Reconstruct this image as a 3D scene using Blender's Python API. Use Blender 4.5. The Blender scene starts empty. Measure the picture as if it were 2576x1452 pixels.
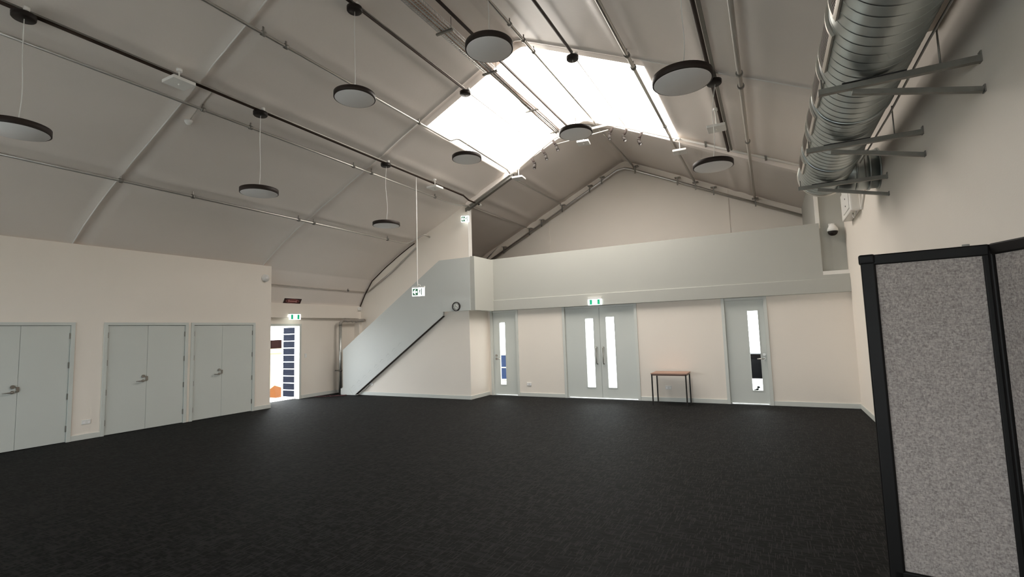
import bpy, bmesh, math, random
from mathutils import Vector, Matrix
random.seed(7)
scene = bpy.context.scene
COL = scene.collection
PI = math.pi

# ------------------------------------------------------------------ camera
F_PX, YAW, PITCH, ROLL = 1226.546, -0.483685, 0.0884807, -0.0311591
def cam_axes():
    cy, sy, cp, sp = math.cos(YAW), math.sin(YAW), math.cos(PITCH), math.sin(PITCH)
    Fv = Vector((sy*cp, cy*cp, sp)); Rv = Vector((cy, -sy, 0)); Uv = Rv.cross(Fv)
    cr, sr = math.cos(ROLL), math.sin(ROLL)
    return cr*Rv+sr*Uv, -sr*Rv+cr*Uv, Fv
cd = bpy.data.cameras.new('camera'); cam = bpy.data.objects.new('camera', cd); COL.objects.link(cam)
R2, U2, F2 = cam_axes()
cam.matrix_world = Matrix(((R2.x, U2.x, -F2.x, 0), (R2.y, U2.y, -F2.y, 0), (R2.z, U2.z, -F2.z, 1.6), (0, 0, 0, 1)))
cd.sensor_width = 36.0; cd.lens = 36.0*F_PX/2576.0; cd.clip_start = 0.02; cd.clip_end = 300
scene.camera = cam

# ------------------------------------------------------------------ sky and exposure
world = bpy.data.worlds.new('sky'); scene.world = world; world.use_nodes = True
wn = world.node_tree; wn.nodes.clear()
wo = wn.nodes.new('ShaderNodeOutputWorld'); bg = wn.nodes.new('ShaderNodeBackground')
bg.inputs['Color'].default_value = (0.905, 0.96, 1.0, 1); bg.inputs['Strength'].default_value = 13.0   # even bright overcast
wn.links.new(bg.outputs[0], wo.inputs[0])
vs = scene.view_settings
vs.view_transform = 'Standard'; vs.look = 'None'; vs.gamma = 1.0; vs.use_curve_mapping = False; vs.exposure = 0.07
try:
    scene.cycles.max_bounces = 12; scene.cycles.diffuse_bounces = 9; scene.cycles.use_denoising = True
    scene.cycles.caustics_reflective = False; scene.cycles.caustics_refractive = False; scene.cycles.sample_clamp_indirect = 6
except Exception:
    pass
def portal(name, corner, u, v):
    """sampling guide for the sky light that comes in through an opening (u x v points into the room)"""
    u, v = Vector(u), Vector(v); n = u.cross(v).normalized()
    l = bpy.data.lights.new(name, 'AREA'); l.shape = 'RECTANGLE'; l.size = u.length; l.size_y = v.length
    l.cycles.is_portal = True
    o = bpy.data.objects.new(name, l); COL.objects.link(o)
    ux, vx = u.normalized(), v.normalized()
    c = Vector(corner)+u/2+v/2
    o.matrix_world = Matrix(((ux.x, -vx.x, -n.x, c.x), (ux.y, -vx.y, -n.y, c.y), (ux.z, -vx.z, -n.z, c.z), (0, 0, 0, 1)))
    return o

# ------------------------------------------------------------------ materials
MATS = {}
def nodes_of(name):
    m = bpy.data.materials.new(name); m.use_nodes = True
    nt = m.node_tree; b = nt.nodes['Principled BSDF']
    MATS[name] = m
    return m, nt, b
def mat(name, col, rough=0.6, metal=0.0, var=0.06, scale=6.0, bump=0.0, bscale=120.0, spec=0.5, stretch=(1, 1, 1)):
    m, nt, b = nodes_of(name)
    tc = nt.nodes.new('ShaderNodeTexCoord'); mp = nt.nodes.new('ShaderNodeMapping'); mp.inputs['Scale'].default_value = stretch
    nt.links.new(tc.outputs['Object'], mp.inputs[0])
    nz = nt.nodes.new('ShaderNodeTexNoise'); nz.inputs['Scale'].default_value = scale; nz.inputs['Detail'].default_value = 5
    nt.links.new(mp.outputs[0], nz.inputs['Vector'])
    rp = nt.nodes.new('ShaderNodeMixRGB')
    rp.inputs[1].default_value = tuple(c*(1-var) for c in col)+(1,); rp.inputs[2].default_value = tuple(min(1, c*(1+var)) for c in col)+(1,)
    nt.links.new(nz.outputs[0], rp.inputs[0]); nt.links.new(rp.outputs[0], b.inputs['Base Color'])
    b.inputs['Roughness'].default_value = rough; b.inputs['Metallic'].default_value = metal
    b.inputs['Specular IOR Level'].default_value = spec
    if bump:
        n2 = nt.nodes.new('ShaderNodeTexNoise'); n2.inputs['Scale'].default_value = bscale; n2.inputs['Detail'].default_value = 3
        nt.links.new(mp.outputs[0], n2.inputs['Vector'])
        bp = nt.nodes.new('ShaderNodeBump'); bp.inputs['Strength'].default_value = bump; bp.inputs['Distance'].default_value = 0.01
        nt.links.new(n2.outputs[0], bp.inputs['Height']); nt.links.new(bp.outputs[0], b.inputs['Normal'])
    return m
def emit(name, col, strength):
    m, nt, b = nodes_of(name)
    b.inputs['Base Color'].default_value = (*col, 1); b.inputs['Emission Color'].default_value = (*col, 1)
    b.inputs['Emission Strength'].default_value = strength; b.inputs['Roughness'].default_value = 0.4
    return m
def glass(name, tint=(1, 1, 1), gl=0.06):
    m, nt, b = nodes_of(name)
    out = nt.nodes['Material Output']
    t = nt.nodes.new('ShaderNodeBsdfTransparent'); t.inputs[0].default_value = (*tint, 1)
    g = nt.nodes.new('ShaderNodeBsdfGlossy'); g.inputs['Roughness'].default_value = 0.03
    mx = nt.nodes.new('ShaderNodeMixShader'); mx.inputs[0].default_value = gl
    nt.links.new(t.outputs[0], mx.inputs[1]); nt.links.new(g.outputs[0], mx.inputs[2]); nt.links.new(mx.outputs[0], out.inputs[0])
    return m

mat('wall_cream', (0.84, 0.775, 0.70), 0.75, var=0.02, scale=1.5, bump=0.10, bscale=90)
mat('paint_grey_green', (0.60, 0.625, 0.595), 0.45, var=0.02, scale=2, bump=0.05, bscale=70)
mat('paint_shaded_copy', (0.445, 0.445, 0.41), 0.6, var=0.02, scale=1.2, bump=0.06, bscale=80)  # same paint as the stair panel, darkened in place of weaker light
mat('paint_lit_copy', (0.565, 0.58, 0.56), 0.5, var=0.02, scale=1.2, bump=0.06, bscale=80)  # same paint as the parapet, lightened in place of stronger light
mat('scuff', (0.50, 0.515, 0.50), 0.6, var=0.1)
mat('skirting_paint', (0.62, 0.635, 0.60), 0.4, var=0.02)
mat('lining', (0.80, 0.735, 0.685), 0.42, var=0.04, scale=1.1, bump=0.10, bscale=22, spec=0.45)
mat('white_paint', (0.82, 0.80, 0.76), 0.5, var=0.03)
mat('white_plastic', (0.80, 0.79, 0.76), 0.35, var=0.02)
mat('galvanised', (0.56, 0.575, 0.56), 0.36, 0.9, var=0.22, scale=9, bump=0.04, bscale=40)
mat('duct_steel', (0.40, 0.43, 0.42), 0.36, 0.92, var=0.16, scale=5, bump=0.03, bscale=30)
mat('pipe_steel', (0.60, 0.575, 0.54), 0.34, 0.85, var=0.1, scale=12)
mat('strut_steel', (0.24, 0.23, 0.21), 0.5, 0.7, var=0.15, scale=20)
mat('pipe_painted', (0.50, 0.46, 0.41), 0.4, var=0.06)
mat('black_metal', (0.018, 0.014, 0.012), 0.45, var=0.2, spec=0.2)
mat('dark_cable', (0.035, 0.022, 0.016), 0.55, var=0.2, spec=0.15)
mat('bronze_rim', (0.035, 0.026, 0.023), 0.5, var=0.15, spec=0.15)
mat('diffuser', (0.90, 0.88, 0.88), 0.55, var=0.01)
mat('steel_handle', (0.36, 0.34, 0.31), 0.3, 0.95, var=0.1)
mat('hinge_steel', (0.30, 0.29, 0.27), 0.4, 0.9, var=0.1)
mat('wood_top', (0.30, 0.155, 0.10), 0.35, var=0.25, scale=4, stretch=(1.5, 14, 1))
mat('wood_edge', (0.16, 0.075, 0.045), 0.45, var=0.2, scale=10)
mat('clock_face', (0.86, 0.85, 0.80), 0.4, var=0.01)
mat('grille_paint', (0.20, 0.165, 0.14), 0.55, var=0.1)
mat('grille_frame', (0.62, 0.59, 0.53), 0.35, 0.6, var=0.08)
mat('copper_cable', (0.50, 0.34, 0.26), 0.5, var=0.1)
mat('dark_rubber', (0.012, 0.012, 0.012), 0.6, var=0.1)
mat('partition_black', (0.0065, 0.0055, 0.005), 0.5, var=0.25, scale=8, spec=0.2)
mat('sign_dark', (0.035, 0.004, 0.003), 0.5, var=0.2)
mat('sign_red', (0.13, 0.018, 0.016), 0.5, var=0.1)
mat('sign_pink', (0.55, 0.27, 0.25), 0.5, var=0.05)
mat('concrete', (0.62, 0.61, 0.58), 0.8, var=0.08, scale=2, bump=0.1)
mat('yellow_render', (0.34, 0.29, 0.17), 0.8, var=0.05, spec=0.02)
mat('brown_timber', (0.0085, 0.0036, 0.003), 0.7, var=0.25, scale=8, stretch=(1, 6, 1), spec=0.02)
mat('orange_fabric', (0.085, 0.032, 0.011), 0.7, var=0.1, spec=0.02)
mat('navy_slat', (0.010, 0.012, 0.020), 0.5, var=0.1, spec=0.02)
mat('white_steel', (0.55, 0.57, 0.58), 0.4, var=0.02)
mat('blue_panel', (0.022, 0.050, 0.15), 0.5, var=0.1, spec=0.02)
mat('black_panel', (0.0022, 0.0022, 0.0035), 0.5, var=0.1, spec=0.02)
mat('leaf_dark', (0.003, 0.005, 0.006), 0.6, var=0.2, spec=0.02)
mat('red_cord', (0.10, 0.022, 0.030), 0.5, var=0.1)
mat('grey_cord', (0.45, 0.43, 0.40), 0.5, var=0.05)
mat('insulation', (0.34, 0.31, 0.28), 0.5, 0.3, var=0.35, scale=22, bump=0.8, bscale=30)
emit('sign_white', (0.93, 1.0, 0.97), 2.6)
emit('sign_green', (0.0, 0.30, 0.14), 0.9)
emit('sign_dark_green', (0.02, 0.11, 0.05), 0.5)
mat('sign_figure', (0.02, 0.10, 0.05), 0.5)
glass('glazing', (0.97, 0.985, 0.98), 0.05)
glass('skylight_sheet', (0.935, 0.88, 0.825), 0.02)

def carpet():
    m, nt, b = nodes_of('carpet')
    N, L = nt.nodes.new, nt.links.new
    tc = N('ShaderNodeTexCoord'); sp = N('ShaderNodeSeparateXYZ'); L(tc.outputs['Object'], sp.inputs[0])
    def mth(op, a, c=None):
        n = N('ShaderNodeMath'); n.operation = op
        for i, x in enumerate((a, c)):
            if x is None: continue
            if isinstance(x, (int, float)): n.inputs[i].default_value = x
            else: L(x, n.inputs[i])
        return n.outputs[0]
    def cells(x, y, fx, fy):
        ci = mth('FLOOR', mth('MULTIPLY', x, fx))
        w1 = N('ShaderNodeTexWhiteNoise'); w1.noise_dimensions = '1D'; L(ci, w1.inputs['W'])
        ri = mth('FLOOR', mth('ADD', mth('MULTIPLY', y, fy), mth('MULTIPLY', w1.outputs[0], 7.0)))
        cb = N('ShaderNodeCombineXYZ'); L(ci, cb.inputs[0]); L(ri, cb.inputs[1])
        w2 = N('ShaderNodeTexWhiteNoise'); w2.noise_dimensions = '2D'; L(cb.outputs[0], w2.inputs['Vector'])
        return w2.outputs[0]
    a = cells(sp.outputs[0], sp.outputs[1], 160, 14.0)     # long light threads running along the hall
    c = cells(sp.outputs[1], sp.outputs[0], 70, 18.0)      # dark dashes across it
    e = cells(sp.outputs[1], sp.outputs[0], 38, 13.0)      # broader light flecks across it
    d = cells(sp.outputs[0], sp.outputs[1], 190, 60.0)     # tuft speckle
    base = N('ShaderNodeMixRGB'); base.inputs[1].default_value = (0.0036, 0.0036, 0.0038, 1); base.inputs[2].default_value = (0.0072, 0.0072, 0.0074, 1); L(d, base.inputs[0])
    fl = N('ShaderNodeMixRGB'); L(mth('GREATER_THAN', e, 0.62), fl.inputs[0]); L(base.outputs[0], fl.inputs[1]); fl.inputs[2].default_value = (0.0118, 0.0118, 0.0120, 1)
    dk = N('ShaderNodeMixRGB'); L(mth('GREATER_THAN', c, 0.70), dk.inputs[0]); L(fl.outputs[0], dk.inputs[1]); dk.inputs[2].default_value = (0.0011, 0.0011, 0.0012, 1)
    lt = N('ShaderNodeMixRGB'); L(mth('GREATER_THAN', a, 0.86), lt.inputs[0]); L(dk.outputs[0], lt.inputs[1]); lt.inputs[2].default_value = (0.0215, 0.0212, 0.0205, 1)
    L(lt.outputs[0], b.inputs['Base Color'])
    b.inputs['Roughness'].default_value = 0.72; b.inputs['Specular IOR Level'].default_value = 0.11
    bp = N('ShaderNodeBump'); bp.inputs['Strength'].default_value = 0.4; bp.inputs['Distance'].default_value = 0.004; L(d, bp.inputs['Height']); L(bp.outputs[0], b.inputs['Normal'])
carpet()
def fabric():
    m, nt, b = nodes_of('screen_fabric')
    N, L = nt.nodes.new, nt.links.new
    tc = N('ShaderNodeTexCoord')
    mixes = None
    for sc, loc in (((210, 1, 80), 0), ((75, 1, 200), 3), ((120, 1, 110), 5)):
        mp = N('ShaderNodeMapping'); mp.inputs['Scale'].default_value = sc; mp.inputs['Location'].default_value = (loc, 0, loc); L(tc.outputs['Object'], mp.inputs[0])
        v = N('ShaderNodeTexVoronoi'); v.inputs['Scale'].default_value = 1; L(mp.outputs[0], v.inputs['Vector'])
        s = N('ShaderNodeSeparateColor'); L(v.outputs['Color'], s.inputs[0])
        if mixes is None: mixes = s.outputs[0]
        else:
            mx = N('ShaderNodeMath'); mx.operation = 'ADD'; L(mixes, mx.inputs[0]); L(s.outputs[0], mx.inputs[1]); mixes = mx.outputs[0]
    mr = N('ShaderNodeMapRange'); mr.inputs[1].default_value = 0.4; mr.inputs[2].default_value = 2.6; L(mixes, mr.inputs[0])
    c = N('ShaderNodeMixRGB'); c.inputs[1].default_value = (0.235, 0.205, 0.193, 1); c.inputs[2].default_value = (0.51, 0.452, 0.422, 1)
    L(mr.outputs[0], c.inputs[0]); L(c.outputs[0], b.inputs['Base Color'])
    b.inputs['Roughness'].default_value = 0.95; b.inputs['Specular IOR Level'].default_value = 0.1
fabric()

# ------------------------------------------------------------------ mesh helpers
class MB:
    def __init__(s): s.v = []; s.f = []; s.smooth = []
    def add(s, vs, fs, smooth=False):
        o = len(s.v); s.v += [tuple(x) for x in vs]
        for f in fs: s.f.append(tuple(i+o for i in f)); s.smooth.append(smooth)
        return s
    def box(s, x0, x1, y0, y1, z0, z1):
        x0, x1 = sorted((x0, x1)); y0, y1 = sorted((y0, y1)); z0, z1 = sorted((z0, z1))
        return s.add([(x0, y0, z0), (x1, y0, z0), (x1, y1, z0), (x0, y1, z0), (x0, y0, z1), (x1, y0, z1), (x1, y1, z1), (x0, y1, z1)],
                     [(0, 3, 2, 1), (4, 5, 6, 7), (0, 1, 5, 4), (1, 2, 6, 5), (2, 3, 7, 6), (3, 0, 4, 7)])
    def bar(s, a, b, w, h, up=(0, 0, 1)):
        a, b = Vector(a), Vector(b); d = (b-a).normalized(); sd = d.cross(Vector(up)).normalized(); u = sd.cross(d)
        vs = [q+sd*i*w/2+u*j*h/2 for q in (a, b) for i, j in ((-1, -1), (1, -1), (1, 1), (-1, 1))]
        return s.add(vs, [(0, 1, 2, 3)[::-1], (4, 5, 6, 7), (0, 1, 5, 4), (1, 2, 6, 5), (2, 3, 7, 6), (3, 0, 4, 7)])
    def tube(s, pts, r, n=10, caps=True):
        pts = [Vector(q) for q in pts]; rings = []
        ref = None
        for i, q in enumerate(pts):
            d = (pts[min(i+1, len(pts)-1)]-pts[max(i-1, 0)]).normalized()
            if ref is None:
                ref = Vector((0, 0, 1)) if abs(d.z) < 0.9 else Vector((1, 0, 0))
            sd = d.cross(ref).normalized(); u = sd.cross(d); ref = u
            rr = r[i] if isinstance(r, (list, tuple)) else r
            rings.append([q+(sd*math.cos(2*PI*k/n)+u*math.sin(2*PI*k/n))*rr for k in range(n)])
        vs = [w for ring in rings for w in ring]
        fs = [(i*n+k, i*n+(k+1) % n, (i+1)*n+(k+1) % n, (i+1)*n+k) for i in range(len(pts)-1) for k in range(n)]
        s.add(vs, fs, True)
        if caps:
            s.add(rings[0], [tuple(range(n))]); s.add(rings[-1], [tuple(range(n))[::-1]])
        return s
    def lathe(s, prof, n=32, origin=(0, 0, 0), axis='z', smooth=True):
        """prof: (radius, height) pairs"""
        o = Vector(origin); vs = []
        for r, h in prof:
            for k in range(n):
                c, q = r*math.cos(2*PI*k/n), r*math.sin(2*PI*k/n)
                vs.append(o+(Vector((c, q, h)) if axis == 'z' else Vector((c, h, q)) if axis == 'y' else Vector((h, c, q))))
        fs = [(i*n+k, i*n+(k+1) % n, (i+1)*n+(k+1) % n, (i+1)*n+k) for i in range(len(prof)-1) for k in range(n)]
        s.add(vs, fs, smooth)
        if prof[0][0] > 1e-6: s.add(vs[:n], [tuple(range(n))[::-1]])
        if prof[-1][0] > 1e-6: s.add(vs[-n:], [tuple(range(n))])
        return s
    def prism(s, poly, axis, a, b):
        """poly: 2-D outline in the plane across the axis, extruded from a to b"""
        def P(q, t): return (t, q[0], q[1]) if axis == 'x' else (q[0], t, q[1]) if axis == 'y' else (q[0], q[1], t)
        n = len(poly); vs = [P(q, a) for q in poly]+[P(q, b) for q in poly]
        return s.add(vs, [tuple(range(n))[::-1], tuple(range(n, 2*n))]+[(i, (i+1) % n, (i+1) % n+n, i+n) for i in range(n)])
    def build(s, name, m, parent=None, loc=None, bevel=0.0, seg=2):
        me = bpy.data.meshes.new(name); me.from_pydata(s.v, [], s.f)
        for p, sm in zip(me.polygons, s.smooth): p.use_smooth = sm
        bm = bmesh.new(); bm.from_mesh(me); bmesh.ops.remove_doubles(bm, verts=bm.verts, dist=1e-5)
        bmesh.ops.recalc_face_normals(bm, faces=bm.faces); bm.to_mesh(me); bm.free()
        me.materials.append(MATS[m])
        o = bpy.data.objects.new(name, me); COL.objects.link(o)
        if parent is not None: o.parent = parent
        if loc is not None: o.location = loc
        if bevel:
            bv = o.modifiers.new('bevel', 'BEVEL'); bv.width = bevel; bv.segments = seg; bv.limit_method = 'ANGLE'
        return o
def tag(o, label, cat, group=None, kind=None):
    o['label'] = label; o['category'] = cat
    if group: o['group'] = group
    if kind: o['kind'] = kind
    return o
def thing(name, label, cat, loc=(0, 0, 0), group=None, kind=None, rz=0):
    o = bpy.data.objects.new(name, None); o.empty_display_size = 0.05; COL.objects.link(o); o.location = loc; o.rotation_euler = (0, 0, rz)
    return tag(o, label, cat, group, kind)
def copy_tree(o, parent=None):
    c = o.copy(); COL.objects.link(c); c.parent = parent
    for ch in list(o.children): copy_tree(ch, c)
    return c
def wall_grid(axis, lo, hi, u0, u1, z0, z1, holes=()):
    """slab with rectangular holes; axis 'x': plane at x=lo..hi, u runs along y; axis 'y': u runs along x"""
    us = sorted({u0, u1, *[h[0] for h in holes], *[h[1] for h in holes]}); zs = sorted({z0, z1, *[h[2] for h in holes], *[h[3] for h in holes]})
    us = [u for u in us if u0 <= u <= u1]; zs = [z for z in zs if z0 <= z <= z1]
    def full(i, j):
        if i < 0 or j < 0 or i >= len(us)-1 or j >= len(zs)-1: return False
        cu, cz = (us[i]+us[i+1])/2, (zs[j]+zs[j+1])/2
        return not any(h[0] < cu < h[1] and h[2] < cz < h[3] for h in holes)
    def P(t, u, z): return (t, u, z) if axis == 'x' else (u, t, z)
    m = MB()
    for i in range(len(us)-1):
        for j in range(len(zs)-1):
            if not full(i, j): continue
            a, b, c, d = us[i], us[i+1], zs[j], zs[j+1]
            for t in (lo, hi): m.add([P(t, a, c), P(t, b, c), P(t, b, d), P(t, a, d)], [(0, 1, 2, 3)])
            if not full(i-1, j): m.add([P(lo, a, c), P(hi, a, c), P(hi, a, d), P(lo, a, d)], [(0, 1, 2, 3)])
            if not full(i+1, j): m.add([P(lo, b, c), P(hi, b, c), P(hi, b, d), P(lo, b, d)], [(0, 1, 2, 3)])
            if not full(i, j-1): m.add([P(lo, a, c), P(hi, a, c), P(hi, b, c), P(lo, b, c)], [(0, 1, 2, 3)])
            if not full(i, j+1): m.add([P(lo, a, d), P(hi, a, d), P(hi, b, d), P(lo, b, d)], [(0, 1, 2, 3)])
    return m

# ------------------------------------------------------------------ key dimensions (metres)
XL, XR_, YB, YF = -10.47, 1.37, 10.97, -4.0          # left wall, right wall, back wall, wall behind the camera
XW = -11.2                                            # exit-door wall in the recess
YG, YFAR = 11.05, 14.7                                # gable wall over the stair, far gable above the balcony
ZS, ZBAND, ZPAR = 2.15, 2.42, 3.49                    # soffit, top of band, top of balcony parapet
RX, RZ = -3.66, 6.78                                  # ridge
HALF = [(-8.2, 0.9), (-7.55, 2.2), (-7.44, 2.51), (-7.21, 2.91), (-6.93, 3.29), (-6.45, 3.62), (-5.97, 3.91), (-5.47, 4.18), (-4.92, 4.44), (-4.33, 4.71), (-3.77, 4.98), (-2.19, 5.74), (-0.12, 6.725), (0, 6.75)]
PROF = [(RX+a, b) for a, b in HALF]+[(RX-a, b) for a, b in HALF[::-1][1:]]
def roofz(x):
    for (a, za), (b, zb) in zip(PROF, PROF[1:]):
        if a <= x <= b: return za+(zb-za)*(x-a)/(b-a)
    return PROF[0][1] if x < PROF[0][0] else PROF[-1][1]
SKX0, SKX1, SKY0, SKY1 = -5.86, -1.50, 7.62, 10.94
PIPES = {'P1': -8.93, 'P2': -7.19, 'P3': -5.76, 'P4': -3.36, 'P5': -1.64, 'P6': -0.14}
TRACKS = {'T1': -6.83, 'T2': -4.77, 'T4': -2.61, 'T5': -0.52}
RIBS = [-3.2, 0.38, 3.94, 7.5]

portal('sky_portal_left_slope', (SKX0, SKY0, roofz(SKX0)+0.16), (RX-SKX0, 0, RZ-roofz(SKX0)), (0, SKY0-SKY1, 0)).location.y += (SKY1-SKY0)
portal('sky_portal_right_slope', (RX, SKY0, RZ+0.16), (SKX1-RX, 0, roofz(SKX1)-RZ), (0, SKY0-SKY1, 0)).location.y += (SKY1-SKY0)
portal('sky_portal_exit', (XW-0.13, 8.95, 0), (0, -0.9, 0), (0, 0, 1.93))
portal('sky_portal_foyer', (-11.2, YFAR+0.12, 0.0), (12.5, 0, 0), (0, 0, 2.1))

# ------------------------------------------------------------------ setting: floor, ceiling, walls
m = MB(); m.box(-11.4, 1.6, YF-0.2, 11.1, -0.12, 0.0)
tag(m.build('floor', 'carpet'), 'dark charcoal woven carpet covering the whole hall floor', 'floor', kind='structure')
m = MB(); m.box(-60, 40, -30, 60, -0.35, -0.13)
tag(m.build('ground_outside', 'concrete'), 'pale concrete ground seen through the open exit door', 'ground', kind='structure')

def ceiling():
    xs = [-11.24]
    x = -11.24
    while x < 1.6: xs.append(x); x += 0.045
    xs += [a for a, b in PROF if -11.24 < a < 1.6]+[SKX0, SKX1]
    xs = sorted({round(a, 4) for a in xs if -11.24 <= a <= 1.55})
    ys = [YF-0.2, SKY0, SKY1, 14.9, 7.2, 11.0, 12, 13]
    for r in RIBS: ys += [r-0.165, r-0.15, r-0.125, r-0.115, r+0.0, r+0.12]
    ys += [YF+k*0.45 for k in range(42)]
    ys = sorted({round(y, 4) for y in ys if YF-0.2 <= y <= 14.9})
    def yoff(y):
        for r in RIBS:
            pts = [(-0.165, 0), (-0.15, -0.022), (-0.125, -0.022), (-0.115, 0.055), (0.0, 0.035), (0.12, 0.0)]
            for (a, za), (b, zb) in zip(pts, pts[1:]):
                if a-1e-6 <= y-r <= b+1e-6: return za+(zb-za)*(y-r-a)/(b-a)
        return 0.0
    def z(xx, yy):
        b = 0
        for px in list(PIPES.values())+[-6.83, -0.52]:
            near = px in (PIPES['P3'], PIPES['P4'], PIPES['P5'])
            fade = min(1.0, max(0.0, (abs(yy-9.28)-1.75)/0.9)) if near else 1.0
            b += 0.024*fade*math.exp(-((xx-px-0.10*(1 if px < RX else -1))/0.085)**2)
        return roofz(xx)-b+yoff(yy)
    vs, fs = [], []
    idx = {}
    for i, a in enumerate(xs):
        for j, b in enumerate(ys):
            idx[i, j] = len(vs); vs.append((a, b, z(a, b)))
    for i in range(len(xs)-1):
        for j in range(len(ys)-1):
            cx, cy = (xs[i]+xs[i+1])/2, (ys[j]+ys[j+1])/2
            if SKX0 < cx < SKX1 and SKY0 < cy < SKY1: continue
            fs.append((idx[i, j], idx[i, j+1], idx[i+1, j+1], idx[i+1, j]))
    mb = MB(); mb.add(vs, fs, True)
    o = mb.build('ceiling', 'lining')
    # outer shell a hand's breadth above
    md = o.modifiers.new('thickness', 'SOLIDIFY'); md.thickness = 0.11
    n = o.data.polygons[0].normal
    md.offset = 1.0 if n.z > 0 else -1.0
    if n.z < 0: md.offset = -1.0
    return tag(o, 'grey-beige vaulted ceiling lining with curved left side and pitched ridge', 'ceiling', kind='structure')
CEIL = ceiling()
# portal frame at the balcony edge, a deep edge band that follows the roof
def portal_band(x0, x1, y0, y1, depth, top=0.02):
    xs = sorted({x0, x1, *[a for a, b in PROF if x0 < a < x1]})
    mb = MB(); n = len(xs)
    vs = [(x, y, roofz(x)+dz) for y in (y0, y1) for dz in (top, -depth) for x in xs]
    fs = []
    for i in range(n-1):
        a, b, c, d = i, n+i, 2*n+i, 3*n+i
        fs += [(a, a+1, b+1, b), (c, d, d+1, c+1), (b, b+1, d+1, d), (a, c, c+1, a+1)]
    fs += [(0, n, 3*n, 2*n), (n-1, 3*n-1, 4*n-1, 2*n-1)]
    return mb.add(vs, fs)
portal_band(-7.1, 1.5, 10.95, 11.14, 0.13).build('portal_beam', 'lining', CEIL)
portal_band(-7.15, -5.66, 11.0, 11.10, 0.21, -0.12).build('steel_edge', 'strut_steel', CEIL)

for r in RIBS:
    for (xa, xb) in ((-11.2, 1.5),) if r < 7 else ((-11.2, SKX0), (SKX1, 1.5)):
        xs = [xa]+[a for a, b in PROF if xa < a < xb]+[xb]
        MB().tube([(x, r-0.138, roofz(x)-0.022) for x in xs], 0.011, 6).build('seam_bead', 'white_paint', CEIL)
# skylight panes: one sheet on each slope, thin ridge bar between
for i, (xa, xb) in enumerate(((SKX0, RX), (RX, SKX1))):
    mb = MB()
    za, zb = roofz(xa), 6.75 if xb == RX else roofz(xb)
    if xa == RX: za = 6.75
    mb.prism([(xa, za+0.10), (xb, zb+0.10), (xb, zb+0.112), (xa, za+0.112)], 'y', SKY0-0.05, SKY1+0.05)
    tag(mb.build('window_%d' % (i+1), 'skylight_sheet'), ('white glowing skylight sheet on the roof slope left of the ridge', 'white glowing skylight sheet on the roof slope right of the ridge')[i], 'skylight', kind='structure')

# --- left wall with the three cupboard openings
DL = [(2.53, 3.89), (4.30, 5.72), (5.78, 7.18)]
wall_grid('x', XL-0.14, XL, YF, 7.58, 0, 3.34, [(a, b, -1, 1.99) for a, b in DL]).build('wall_left', 'wall_cream')
tag(bpy.data.objects['wall_left'], 'cream plaster wall with three grey double cupboard doors', 'wall', kind='structure')
tag(MB().box(XW-0.1, XL-0.14, 7.46, 7.58, 0, 3.3).build('wall_left_return', 'wall_cream'), 'cream return wall beside the exit recess', 'wall', kind='structure')
tag(wall_grid('x', XW-0.12, XW, 7.58, 11.2, 0, 2.6, [(8.03, 9.01, -1, 1.99)]).build('wall_exit', 'wall_cream'), 'cream wall around the open exit door in the left recess', 'wall', kind='structure')
tag(MB().box(XW, -11.06, 7.58, YG, ZS, 2.52).build('trim_1', 'wall_cream'), 'cream bulkhead above the open exit door', 'bulkhead', kind='structure')
tag(MB().box(-11.36, -11.24, YF-0.2, 7.46, 0, 2.6).build('wall_storage', 'wall_cream'), 'cream outer wall behind the left cupboards', 'wall', kind='structure')
# --- back wall below the balcony
DB = [(-6.43, -5.62), (-4.42, -2.63), (-0.88, -0.04)]
tag(wall_grid('y', YB, YB+0.16, -6.5, 1.55, 0, ZS, [(a, b, -1, ZS) for a, b in DB]).build('wall_back', 'wall_cream'), 'cream back wall below the balcony with three grey doors', 'wall', kind='structure')
tag(MB().box(XR_, XR_+0.15, YF-0.2, 15.0, 0, 4.75).build('wall_right', 'wall_cream'), 'cream right wall below and behind the round steel duct', 'wall', kind='structure')
FW = [(-9.6, -7.2, 0.5, 2.5), (-6.0, -3.6, 0.5, 2.5), (-2.4, 0.0, 0.5, 2.5)]
tag(wall_grid('y', YF-0.2, YF, -11.5, 1.6, 0, 6.9, FW).build('wall_front', 'wall_cream'), 'cream wall at the near end of the hall', 'wall', kind='structure')
for i, (a, b, c, d) in enumerate(FW):
    t = thing('window_%d' % (i+3), ('left window behind the viewer', 'middle window behind the viewer', 'right window behind the viewer')[i], 'window', ((a+b)/2, YF-0.1, c), kind='structure')
    w = (b-a)/2; h = d-c
    MB().box(-w, w, -0.004, 0.004, 0, h).build('pane', 'glazing', t)
    f = MB()
    for q in ((-w, -w+0.05, 0, h), (w-0.05, w, 0, h), (-w+0.05, w-0.05, 0, 0.05), (-w+0.05, w-0.05, h-0.05, h), (-0.03, 0.03, 0.05, h-0.05)): f.box(q[0], q[1], -0.04, 0.04, q[2], q[3])
    f.build('frame', 'white_steel', t)
    portal('sky_portal_window_%d' % (i+1), (b, YF-0.22, c), (a-b, 0, 0), (0, 0, h))
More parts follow.
